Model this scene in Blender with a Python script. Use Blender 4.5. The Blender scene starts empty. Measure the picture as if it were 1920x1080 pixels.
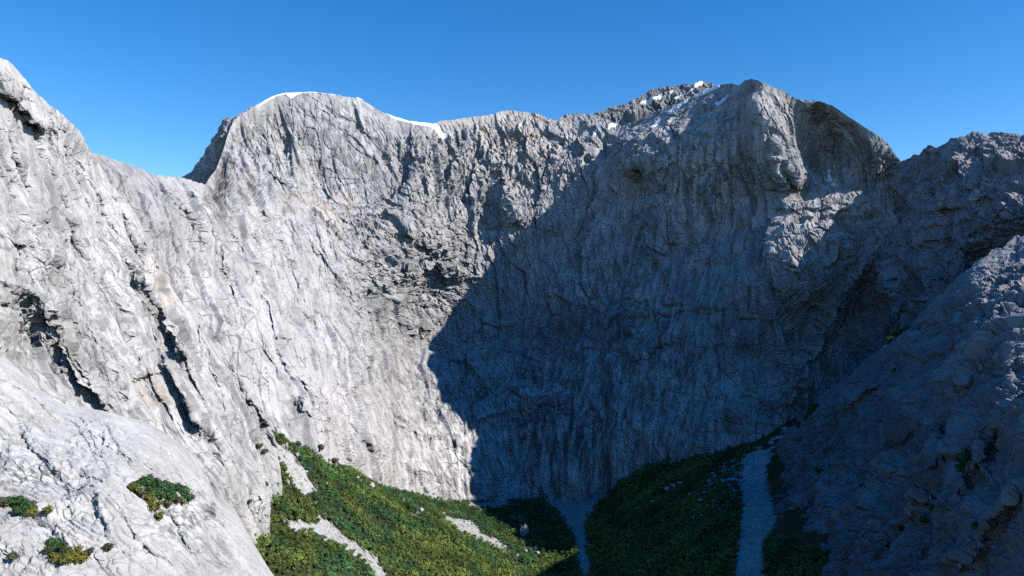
import bpy, math, random
import numpy as np
from mathutils import Vector

# ------------------------------------------------------------------ camera, sky, sun, exposure
scene = bpy.context.scene
COL = scene.collection
W0, H0 = 1920.0, 1080.0
FOC = 1371.0                                   # focal length in pixels of the 1920 wide frame
cam_d = bpy.data.cameras.new('camera')
cam = bpy.data.objects.new('camera', cam_d); COL.objects.link(cam)
cam_d.sensor_width = 36.0
cam_d.lens = 36.0 * FOC / W0
cam_d.clip_start = 1.0; cam_d.clip_end = 40000.0
cam.location = (0, 0, 0); cam.rotation_euler = (math.radians(90), 0, 0)
scene.camera = cam

SUN_EL, SUN_AZ = math.radians(37.2), math.radians(20.0)   # azimuth from +X towards the camera
SUN = np.array([math.cos(SUN_EL)*math.cos(SUN_AZ), -math.cos(SUN_EL)*math.sin(SUN_AZ), math.sin(SUN_EL)])
world = bpy.data.worlds.new("World"); scene.world = world
world.use_nodes = True
wn = world.node_tree
bg = wn.nodes['Background']
sky = wn.nodes.new('ShaderNodeTexSky'); sky.sky_type = 'NISHITA'
sky.sun_disc = False
sky.sun_elevation = SUN_EL
sky.sun_rotation = math.atan2(SUN[0], SUN[1])
sky.altitude = 1500.0; sky.air_density = 1.0; sky.dust_density = 0.1; sky.ozone_density = 3.0
hs = wn.nodes.new('ShaderNodeHueSaturation'); hs.inputs['Saturation'].default_value = 1.36
hs.inputs['Hue'].default_value = .503
wn.links.new(sky.outputs[0], hs.inputs['Color']); wn.links.new(hs.outputs[0], bg.inputs[0])
bg.inputs[1].default_value = 0.15
sun_d = bpy.data.lights.new('sun', 'SUN'); sun_d.energy = 5.0; sun_d.angle = math.radians(0.53)
sun_d.color = (1.0, 0.945, 0.87)
sun_o = bpy.data.objects.new('sun', sun_d); COL.objects.link(sun_o)
sun_o.rotation_euler = Vector(SUN.tolist()).to_track_quat('Z', 'Y').to_euler()
sun_o.location = (1500, -600, 1500)
scene.view_settings.view_transform = 'Standard'
scene.view_settings.look = 'None'
scene.view_settings.exposure = 0.3
scene.view_settings.gamma = 1.0
scene.cycles.max_bounces = 5
scene.cycles.diffuse_bounces = 0
scene.cycles.use_adaptive_sampling = False
scene.cycles.use_denoising = False
scene.cycles.denoiser = 'OPENIMAGEDENOISE'
scene.cycles.denoising_input_passes = 'RGB_ALBEDO_NORMAL'
scene.cycles.denoising_prefilter = 'ACCURATE'

F32 = np.float32
rng = np.random.default_rng(7)
random.seed(7)

# ------------------------------------------------------------------ noise
def _hash(ix, iy, iz, seed):
    h = (ix.astype(np.uint32)*np.uint32(374761393) + iy.astype(np.uint32)*np.uint32(668265263)
         + iz.astype(np.uint32)*np.uint32(2147483647) + np.uint32((seed*1274126177) & 0xffffffff))
    h = (h ^ (h >> np.uint32(13))) * np.uint32(1274126177)
    h = (h ^ (h >> np.uint32(16))) * np.uint32(2246822519)
    return h ^ (h >> np.uint32(15))

_G = np.array([[1,1,0],[-1,1,0],[1,-1,0],[-1,-1,0],[1,0,1],[-1,0,1],[1,0,-1],[-1,0,-1],
               [0,1,1],[0,-1,1],[0,1,-1],[0,-1,-1],[1,1,0],[-1,1,0],[0,-1,1],[0,-1,-1]], dtype=F32)

def perlin(p, seed=0):
    p = np.asarray(p, dtype=F32)
    f = np.floor(p); i = f.astype(np.int32); f = p - f
    u = f*f*f*(f*(f*6-15)+10)
    out = np.zeros(p.shape[0], F32)
    for dx in (0, 1):
        wx = u[:,0] if dx else 1-u[:,0]
        for dy in (0, 1):
            wy = u[:,1] if dy else 1-u[:,1]
            for dz in (0, 1):
                wz = u[:,2] if dz else 1-u[:,2]
                g = _G[_hash(i[:,0]+dx, i[:,1]+dy, i[:,2]+dz, seed) & np.uint32(15)]
                out += wx*wy*wz*(g[:,0]*(f[:,0]-dx)+g[:,1]*(f[:,1]-dy)+g[:,2]*(f[:,2]-dz))
    return out

def fbm(p, octv=4, seed=0, gain=.5, lac=2.03):
    a, s, o = 1.0, 0.0, 0.0
    p = np.asarray(p, F32)
    for k in range(octv):
        o = o + a*perlin(p + F32(17.3*k), seed+k); a *= gain; p = p*F32(lac)
    return o

def ridged(p, octv=3, seed=0, gain=.5):
    a, o, t = 1.0, 0.0, 0.0
    p = np.asarray(p, F32)
    for k in range(octv):
        n = 1 - np.abs(perlin(p + F32(9.1*k), seed+k))*2.2
        o = o + a*n; t += a; a *= gain; p = p*F32(2.07)
    return o/t - .55

def voronoi(p, seed=0):
    """distance to the nearest and second cell, three random numbers of the cell, vector from its centre"""
    p = np.asarray(p, F32)
    i = np.floor(p).astype(np.int32); n = p.shape[0]
    f1 = np.full(n, 9, F32); f2 = np.full(n, 9, F32)
    rid = np.zeros(n, np.uint32); vec = np.zeros((n,3), F32)
    for dx in (-1,0,1):
        for dy in (-1,0,1):
            for dz in (-1,0,1):
                a, b, c = i[:,0]+dx, i[:,1]+dy, i[:,2]+dz
                h = _hash(a, b, c, seed)
                cx = a + (h & np.uint32(1023)).astype(F32)/1023
                cy = b + ((h >> np.uint32(10)) & np.uint32(1023)).astype(F32)/1023
                cz = c + ((h >> np.uint32(20)) & np.uint32(1023)).astype(F32)/1023
                vx, vy, vz = p[:,0]-cx, p[:,1]-cy, p[:,2]-cz
                d = vx*vx+vy*vy+vz*vz
                m = d < f1
                f2 = np.where(m, f1, np.minimum(f2, d))
                f1 = np.where(m, d, f1); rid = np.where(m, h, rid)
                vec[m,0] = vx[m]; vec[m,1] = vy[m]; vec[m,2] = vz[m]
    r = rid * np.uint32(2654435761); r ^= r >> np.uint32(15)
    q = np.stack([(r & np.uint32(1023)), ((r>>np.uint32(10)) & np.uint32(1023)), ((r>>np.uint32(20)) & np.uint32(1023))], 1).astype(F32)/1023
    return np.sqrt(f1), np.sqrt(f2), q, vec

def sstep(a, b, x):
    t = np.clip((x-a)/(b-a), 0, 1); return t*t*(3-2*t)

# ------------------------------------------------------------------ surfaces laid out by bearing and real distance
def unproj(px, py, d):
    return np.stack([(px-960.0)/FOC*d, d, (540.0-py)/FOC*d], -1)

def proj(P):
    return 960+FOC*P[...,0]/P[...,1], 540-FOC*P[...,2]/P[...,1]

class TPS:
    def __init__(self, pts, smooth=0.0):
        a = np.array(pts, float); self.c = a[:,:2]/400.0; y = a[:,2]
        n = len(a); K = self._k(self.c) + smooth*np.eye(n); Pm = np.hstack([np.ones((n,1)), self.c])
        A = np.block([[K, Pm],[Pm.T, np.zeros((3,3))]])
        self.w = np.linalg.solve(A, np.concatenate([y, np.zeros(3)]))
    def _k(self, q):
        r2 = ((q[:,None,:]-self.c[None])**2).sum(-1)
        return r2*np.log(r2+1e-9)
    def __call__(self, px, py):
        s = np.shape(px); q = np.stack([np.ravel(px), np.ravel(py)], 1)/400.0
        o = np.empty(len(q))
        for k in range(0, len(q), 60000):
            b = q[k:k+60000]
            o[k:k+60000] = self._k(b)@self.w[:-3] + self.w[-3] + b@self.w[-2:]
        return o.reshape(s)

def curve(pts):
    a = np.array(pts, float)
    return lambda x: np.interp(x, a[:,0], a[:,1])

def blob(px, py, lst, base):
    o = np.full(px.shape, float(base))
    for (x, y, rx, ry, v) in lst:
        w = np.exp(-(((px-x)/rx)**2+((py-y)/ry)**2)); o = o*(1-w)+v*w
    return o

def line_dist(px, py, poly):
    """distance to the polyline, signed (+ on its right hand walking along it, image y down), and position along it"""
    best = np.full(px.shape, 1e9); sd = np.zeros(px.shape); tt = np.zeros(px.shape)
    L = np.cumsum([0]+[math.hypot(b[0]-a[0], b[1]-a[1]) for a, b in zip(poly[:-1], poly[1:])])
    for k, (a, b) in enumerate(zip(poly[:-1], poly[1:])):
        ex, ey = b[0]-a[0], b[1]-a[1]; l2 = ex*ex+ey*ey
        t = np.clip(((px-a[0])*ex+(py-a[1])*ey)/l2, 0, 1)
        dx, dy = px-(a[0]+t*ex), py-(a[1]+t*ey)
        d = np.hypot(dx, dy); s = np.sign(ex*dy-ey*dx)
        m = d < best
        best = np.where(m, d, best); sd = np.where(m, s, sd); tt = np.where(m, (L[k]+t*math.sqrt(l2))/L[-1], tt)
    return best, sd, tt

def wobble(px, py, a):
    q = np.stack([px/38., py/38., px*0], 1)
    return px + a*fbm(q, 3, 301), py + a*fbm(q+31.7, 3, 302)

def crease(wx, wy, f):
    """profile 1..0 about a polyline: wide on one side, narrow on the other, fading at the ends; only near it"""
    poly, wr, wl = f[:3]; a = np.array(poly, float); r = max(wr, wl)+2
    k = np.nonzero((wx > a[:,0].min()-r) & (wx < a[:,0].max()+r) & (wy > a[:,1].min()-r) & (wy < a[:,1].max()+r))[0]
    if not len(k): return k, None
    d, s, t = line_dist(wx[k], wy[k], poly)
    prof = np.clip(1-d/np.where(s >= 0, wr, wl), 0, 1)
    return k, (prof, np.clip(np.minimum(t, 1-t)*5+.2, 0, 1))

def features(px, py, m):
    """open cracks and grooves"""
    h = np.zeros(px.shape); wx, wy = wobble(px, py, m.wob)
    for f in m.feat:
        if f[3] > 0: continue
        k, e = crease(wx, wy, f)
        if e is not None: p = e[0]; h[k] += f[3]*m.famp*p*p*(3-2*p)*e[1]
    return h

def folds(px, py, m):
    """ribs, corners and overhanging flakes, in metres towards the valley"""
    sh = px.shape; px = px.ravel(); py = py.ravel()
    h = np.zeros(px.shape)
    if not any(f[3] > 0 for f in m.feat): return h.reshape(sh)
    wx, wy = wobble(px, py, m.wob)
    for f in m.feat:
        if f[3] < 0: continue
        k, e = crease(wx, wy, f)
        if e is not None: h[k] = np.maximum(h[k], 0)*.55 + np.maximum(h[k]*.45, 0) + f[3]*m.fold*e[0]*e[1]
    return h.reshape(sh)

class Mass: pass

def fabric(pos, e2, st):
    """world position stretched along the rock's grain e2"""
    e2 = np.array(e2, float); e2 /= np.linalg.norm(e2)
    al = pos@e2
    return pos + (np.outer(al, e2))*(1.0/st-1.0)

def mass_base(m, px, py):
    return unproj(px, py, m.depth(px, py)-folds(px, py, m))

def relief(m, S, p0, near, rg, fl, grain, stretch, cross, sd):
    """height of the rock over its broad shape, and the tone that goes with its slabs"""
    wv = np.stack([fbm(p0/(40*S), 2, 11), fbm(p0/(40*S)+7.7, 2, 12), fbm(p0/(40*S)+3.3, 2, 13)], 1)*(2.2*S)
    pw = p0 + wv
    g = fabric(pw, grain, stretch).astype(F32)
    g2 = fabric(pw, grain, 1+(stretch-1)*.55).astype(F32)
    gl = fabric(pw, grain, stretch*2.6).astype(F32)
    bias = np.array(m.bias, F32)
    h = fl*near*8*S*ridged(gl/(30*S), 2, 31+sd)
    def facets(q, size, seed, slope, off, crk, cw, ramp):
        f1, f2, r, v = voronoi(q/F32(size), seed+sd)
        e = f2-f1
        hh = (size*slope*(v*((2*r-1)*.75 + bias)).sum(1) + off*(r[:,1]-.5))*sstep(0, ramp, e)
        return hh - np.exp(-(e/cw)**2)*crk*(.1+.9*sstep(.35, .6, r[:,2])), r
    hA, q = facets(g, 78*S, 41, .50*m.slab, 9*S*m.slab, 4.5*S*m.slab, .03, .05)
    h += hA*near*(.14+.86*rg)
    hB, q2 = facets(g+3.3, 33*S, 42, .60*m.slab, 5*S, 3.4*S, .05, .08)
    h += hB*(near*.8+.2)*(.05+.95*rg)
    hC, q3 = facets(g2+5.1, 14*S, 43, .80, 2.6*S, 2.0*S, .07, .12)
    h += hC*(near*.6+.4)*np.clip(rg-.1, .03, 2)
    hD, q4 = facets(g2+1.7, 6.0*S, 44, .85, 1.2*S, .8*S, .08, .18)
    h += hD*np.clip(rg-.25, .02, 2)*(near*.5+.5)
    # exfoliation sheets: ragged curved steps
    n = fbm(g/(75*S)+11, 2, 45+sd) + .035*fbm(g2/(6*S), 2, 46)
    t = n*4.5; fr = t-np.floor(t); sheet = np.floor(t)+sstep(.0, .18, fr)
    h += m.sheet*3.2*S*(sheet-t)*(1-.5*np.clip(rg, 0, 1))*near
    # long straight joints along the grain and partings across it
    f1, f2, r_, v = voronoi(fabric(p0, grain, stretch*3.4).astype(F32)/F32(30*S)+7.7, 51+sd)
    h -= m.joint*3.2*S*np.exp(-((f2-f1)/.035)**2)*sstep(.45, .6, r_[:,0])*near
    f1, f2, r_, v = voronoi(fabric(p0, cross, 5).astype(F32)/F32(34*S)+2.2, 53+sd)
    h -= m.joint*2.4*S*np.exp(-((f2-f1)/.028)**2)*sstep(.6, .72, r_[:,1])*near
    tone = .13*fbm(gl/(26*S), 3, 72) + .15*(q2[:,2]-.5)*(.4+.6*np.clip(rg,0,1)) + .12*(q[:,2]-.5) + .10*(q3[:,2]-.5)*rg
    return h, tone

def mass_eval(m, px, py, detail=1.0):
    px = np.asarray(px, float).ravel(); py = np.asarray(py, float).ravel()
    p0 = mass_base(m, px, py); pa = mass_base(m, px+1.5, py); pb = mass_base(m, px, py+1.5)
    n = np.cross(pb-p0, pa-p0); n /= np.linalg.norm(n, axis=1)[:,None]+1e-9
    flip = (n*p0).sum(1) > 0; n[flip] *= -1
    T = m.top(px)
    near = sstep(0, 45, py-T)*.9+.1               # broad relief fades at the crest so the skyline keeps its line
    rug = blob(px, py, m.rug, m.rug0)
    fl = blob(px, py, m.flute, m.flute0)
    S = m.scale
    rg = np.clip(rug, 0, 1.4)
    h = 17*S*fbm(p0/(150*S), 3, 21)*near*m.broad
    acc = np.zeros(len(px)); tn = np.zeros(len(px)); ws = np.zeros(len(px))
    for gi, (grain, stretch, cross, wf) in enumerate(m.grains):
        w = wf(px, py)*np.ones(len(px)); k = np.nonzero(w > .004)[0]
        hk, tk = relief(m, S, p0[k].astype(F32), near[k], rg[k], fl[k], grain, stretch, cross, gi*100)
        acc[k] += hk*w[k]; tn[k] += tk*w[k]; ws[k] += w[k]
    h = h + acc/ws; tn /= ws
    h += (.2+.6*rg)*.8*S*fbm(p0/(5*S), 3, 61)
    fx = features(px, py, m)
    h += fx*np.clip(near+.3, 0, 1)
    pos = p0 + n*h[:,None]
    # ---- rock colour: broad tone, lichen, water streaks, rust; paint also lightens patches to look sunnier
    c = np.array(m.color, float)[None]*np.ones((len(px),1))
    tone = 1 + .15*fbm(p0/(120*S), 2, 71) + tn
    c *= np.clip(tone,.6,1.4)[:,None]
    st = fbm(np.stack([p0[:,0]/(11*S), p0[:,1]/(11*S), p0[:,2]/(260*S)], 1), 4, 73, .62)
    sm = blob(px, py, m.streak, m.streak0)
    c *= (1-np.clip(sm*sstep(.04, .36, st)*.68, 0, .85))[:,None]
    c *= (1+np.clip(sm*sstep(.06, .36, -st)*.45, 0, .5))[:,None]
    lich = sstep(.15, .45, fbm(p0/(26*S)*np.array([1,1,.45]), 4, 74))*m.lichen
    c = c*(1-.45*lich[:,None])
    rust = np.clip(blob(px, py, m.rust, 0)*sstep(-.15, .35, fbm(p0/(26*S), 3, 75)), 0, 1)[:,None]
    c = c*(1-rust) + c*np.array([1.12, .93, .74])*rust
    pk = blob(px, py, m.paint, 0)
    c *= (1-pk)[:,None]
    gn = np.clip(blob(px, py, m.green, 0)*sstep(.02, .25, fbm(p0/(9*S), 3, 76)), 0, 1)[:,None]
    c = c*(1-gn) + np.array([.045, .055, .02])*gn
    for (poly, w, k) in m.stain:
        d, s, t = line_dist(px, py, poly)
        e = np.clip(1.4-d/(w*(1+.5*perlin(p0/(9*S), 77))), 0, 1)
        c *= (1-k*e)[:,None]
    return pos, n, np.clip(c, .012, .9)

def grid_faces(nr, nc):
    a = np.arange(nr*nc).reshape(nr, nc)
    return np.stack([a[:-1,:-1].ravel(), a[1:,:-1].ravel(), a[1:,1:].ravel(), a[:-1,1:].ravel()], 1)

def make_mesh(name, V, Fc, col=None, smooth=True, matidx=None):
    """mesh from arrays; faces all of one size"""
    me = bpy.data.meshes.new(name)
    V = np.ascontiguousarray(V, dtype=F32); Fc = np.ascontiguousarray(Fc, dtype=np.int32)
    k = Fc.shape[1]
    me.vertices.add(len(V)); me.vertices.foreach_set('co', V.ravel())
    me.loops.add(Fc.size); me.loops.foreach_set('vertex_index', Fc.ravel())
    me.polygons.add(len(Fc)); me.polygons.foreach_set('loop_start', np.arange(0, Fc.size, k, dtype=np.int32))
    me.polygons.foreach_set('use_smooth', np.full(len(Fc), smooth))
    if matidx is not None: me.polygons.foreach_set('material_index', np.asarray(matidx, np.int32))
    if col is not None:
        at = me.color_attributes.new('tint', 'FLOAT_COLOR', 'POINT')
        c4 = np.ones((len(V),4), F32); c4[:,:3] = col
        at.data.foreach_set('color', c4.ravel())
    me.update(calc_edges=True); me.validate()
    return me

def link(name, me, mats, parent=None, **props):
    o = bpy.data.objects.new(name, me); COL.objects.link(o)
    if not me.materials:
        for mt in (mats if isinstance(mats, (list, tuple)) else [mats]): me.materials.append(mt)
    if parent: o.parent = parent
    for k, v in props.items(): o[k] = v
    return o

# ------------------------------------------------------------------ materials
def mat_tint(name, rough=.85, fine=1.0, bump=0.0, bscale=1.0, vary=.16, spec=.25):
    m = bpy.data.materials.new(name); m.use_nodes = True
    t = m.node_tree; N = t.nodes; Lk = t.links
    b = N['Principled BSDF']; b.inputs['Roughness'].default_value = rough
    b.inputs['Specular IOR Level'].default_value = spec
    at = N.new('ShaderNodeAttribute'); at.attribute_name = 'tint'
    geo = N.new('ShaderNodeNewGeometry')
    nz = N.new('ShaderNodeTexNoise'); nz.inputs['Scale'].default_value = fine; nz.inputs['Detail'].default_value = 5
    Lk.new(geo.outputs['Position'], nz.inputs['Vector'])
    mr = N.new('ShaderNodeMapRange'); mr.inputs['From Min'].default_value = .3; mr.inputs['From Max'].default_value = .7
    mr.inputs['To Min'].default_value = 1-vary; mr.inputs['To Max'].default_value = 1+vary
    Lk.new(nz.outputs['Fac'], mr.inputs['Value'])
    mx = N.new('ShaderNodeMix'); mx.data_type = 'RGBA'; mx.blend_type = 'MULTIPLY'; mx.inputs['Factor'].default_value = 1
    Lk.new(at.outputs['Color'], mx.inputs['A']); Lk.new(mr.outputs['Result'], mx.inputs['B'])
    Lk.new(mx.outputs['Result'], b.inputs['Base Color'])
    if bump:
        n2 = N.new('ShaderNodeTexNoise'); n2.inputs['Scale'].default_value = bscale; n2.inputs['Detail'].default_value = 6
        n2.inputs['Roughness'].default_value = .62
        Lk.new(geo.outputs['Position'], n2.inputs['Vector'])
        bp = N.new('ShaderNodeBump'); bp.inputs['Strength'].default_value = 1.0; bp.inputs['Distance'].default_value = bump
        Lk.new(n2.outputs['Fac'], bp.inputs['Height']); Lk.new(bp.outputs['Normal'], b.inputs['Normal'])
    return m

M_far = mat_tint('granite_far', bump=.9, bscale=.22, fine=.25, vary=.07)
M_mid = mat_tint('granite_mid', bump=.5, bscale=.4, fine=.5, vary=.07)
M_near = mat_tint('granite_near', bump=.22, bscale=.8, fine=.9, vary=.06)
M_ground = mat_tint('valley_ground', bump=.8, bscale=.5, fine=.6, vary=.3)
M_scree = mat_tint('scree_rock', bump=.3, bscale=1.0, fine=1.2)
M_leaf = mat_tint('leaves', rough=.6, fine=.8, vary=.25, spec=.3)
M_bark = mat_tint('bark', rough=.9, fine=2.0, vary=.3)
M_snow = mat_tint('snow', rough=.6, fine=.3, vary=.05, bump=.3, bscale=.5, spec=.3)

# ------------------------------------------------------------------ the rock masses
STEP = 1.45
def new_mass(**k):
    m = Mass()
    m.rug = []; m.rug0 = .5; m.flute = []; m.flute0 = .4; m.scale = 1.0; m.grain = (0,0,1); m.stretch = 3.0; m.cross = (1,0,0)
    m.broad = 1.0; m.sheet = 1.0; m.famp = 1.0; m.fold = 1.0; m.wob = 8.0; m.ragged = 0.0; m.grains = None; m.stepx = None; m.bias = (-.45,-.1,.1); m.slab = .8; m.joint = 1.0; m.feat = []; m.streak = []; m.streak0 = .2; m.lichen = .5; m.rust = []; m.paint = []
    m.green = []; m.stain = []; m.color = (.40,.395,.39); m.back = (0,1,0); m.step = STEP; m.skirt = True
    for a, b in k.items(): setattr(m, a, b)
    if m.grains is None: m.grains = [(m.grain, m.stretch, m.cross, lambda x, y: np.ones(np.shape(x)))]
    if m.stepx is None: m.stepx = m.step
    m.depth = TPS(m.pts, m.smooth if hasattr(m, 'smooth') else 0.002); m.topf = curve(m.T); m.top = (lambda x, f=m.topf, a=m.ragged: f(x) + a*fbm(np.stack([np.ravel(x)/22., 0*np.ravel(x), 0*np.ravel(x)], 1), 4, 9).reshape(np.shape(x))) if m.ragged else m.topf; m.bot = curve(m.B)
    return m

def build_mass(m, name, mat, **props):
    hmax = np.max(m.bot(np.linspace(m.x0, m.x1, 200))-m.top(np.linspace(m.x0, m.x1, 200)))
    a0, a1 = max(m.x0, -45), min(m.x1, 1965)      # fine inside the view, coarser beyond it
    cx = np.concatenate([np.arange(m.x0, a0, 5.0), np.linspace(a0, a1, int((a1-a0)/m.stepx)+1), np.arange(a1, m.x1, 5.0)[1:]])
    nc = len(cx); nr = int(hmax/m.step)+1; v = np.linspace(0, 1, nr)
    PX = np.tile(cx, (nr,1)); t = m.top(cx); b = m.bot(cx)
    PY = t[None]+(b-t)[None]*v[:,None]
    pos, n, c = mass_eval(m, PX.ravel(), PY.ravel())
    pos = pos.reshape(nr, nc, 3); c = c.reshape(nr, nc, 3)
    bk = np.array(m.back, float); bk[2] = 0; bk /= np.linalg.norm(bk)
    rows, cols = [], []
    jit = fbm(np.stack([pos[0,:,0]/60, pos[0,:,1]/60, pos[0,:,2]/60], 1), 3, 5)
    for dist, drop in ((1100, 1400), (700, 800), (380, 330), (200, 120), (110, 50), (60, 20), (25, 6), (8, 1.0)):
        r = pos[0] + bk*dist*m.bk if hasattr(m, 'bk') else pos[0] + bk*dist
        r = r.copy(); r[:,2] = np.maximum(pos[0,:,2]-drop-jit*drop*.3, -640)
        rows.append(r); cols.append(c[0])
    lo = pos[-1].copy(); lo2 = lo.copy(); lo2[:,2] = np.minimum(lo[:,2]-30, -640)
    P = np.concatenate([np.array(rows), pos, lo2[None]], 0)
    Cc = np.concatenate([np.array(cols), c, c[-1:]], 0)
    P = P.reshape(-1, 3); Cc = Cc.reshape(-1, 3)
    me = make_mesh(name, P, grid_faces(nr+9, nc), Cc, smooth=False)
    return link(name, me, mat, kind='structure', **props)

def bowl(x, y):
    return np.clip(np.exp(-(((x-660)/110)**2+((y-405)/36)**2)**2) + np.exp(-(((x-770)/150)**2+((y-520)/120)**2)**2) + np.exp(-(((x-1560)/110)**2+((y-405)/60)**2)**2) + .8*np.exp(-(((x-1000)/140)**2+((y-640)/50)**2)**2), 0, 1)
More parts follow.
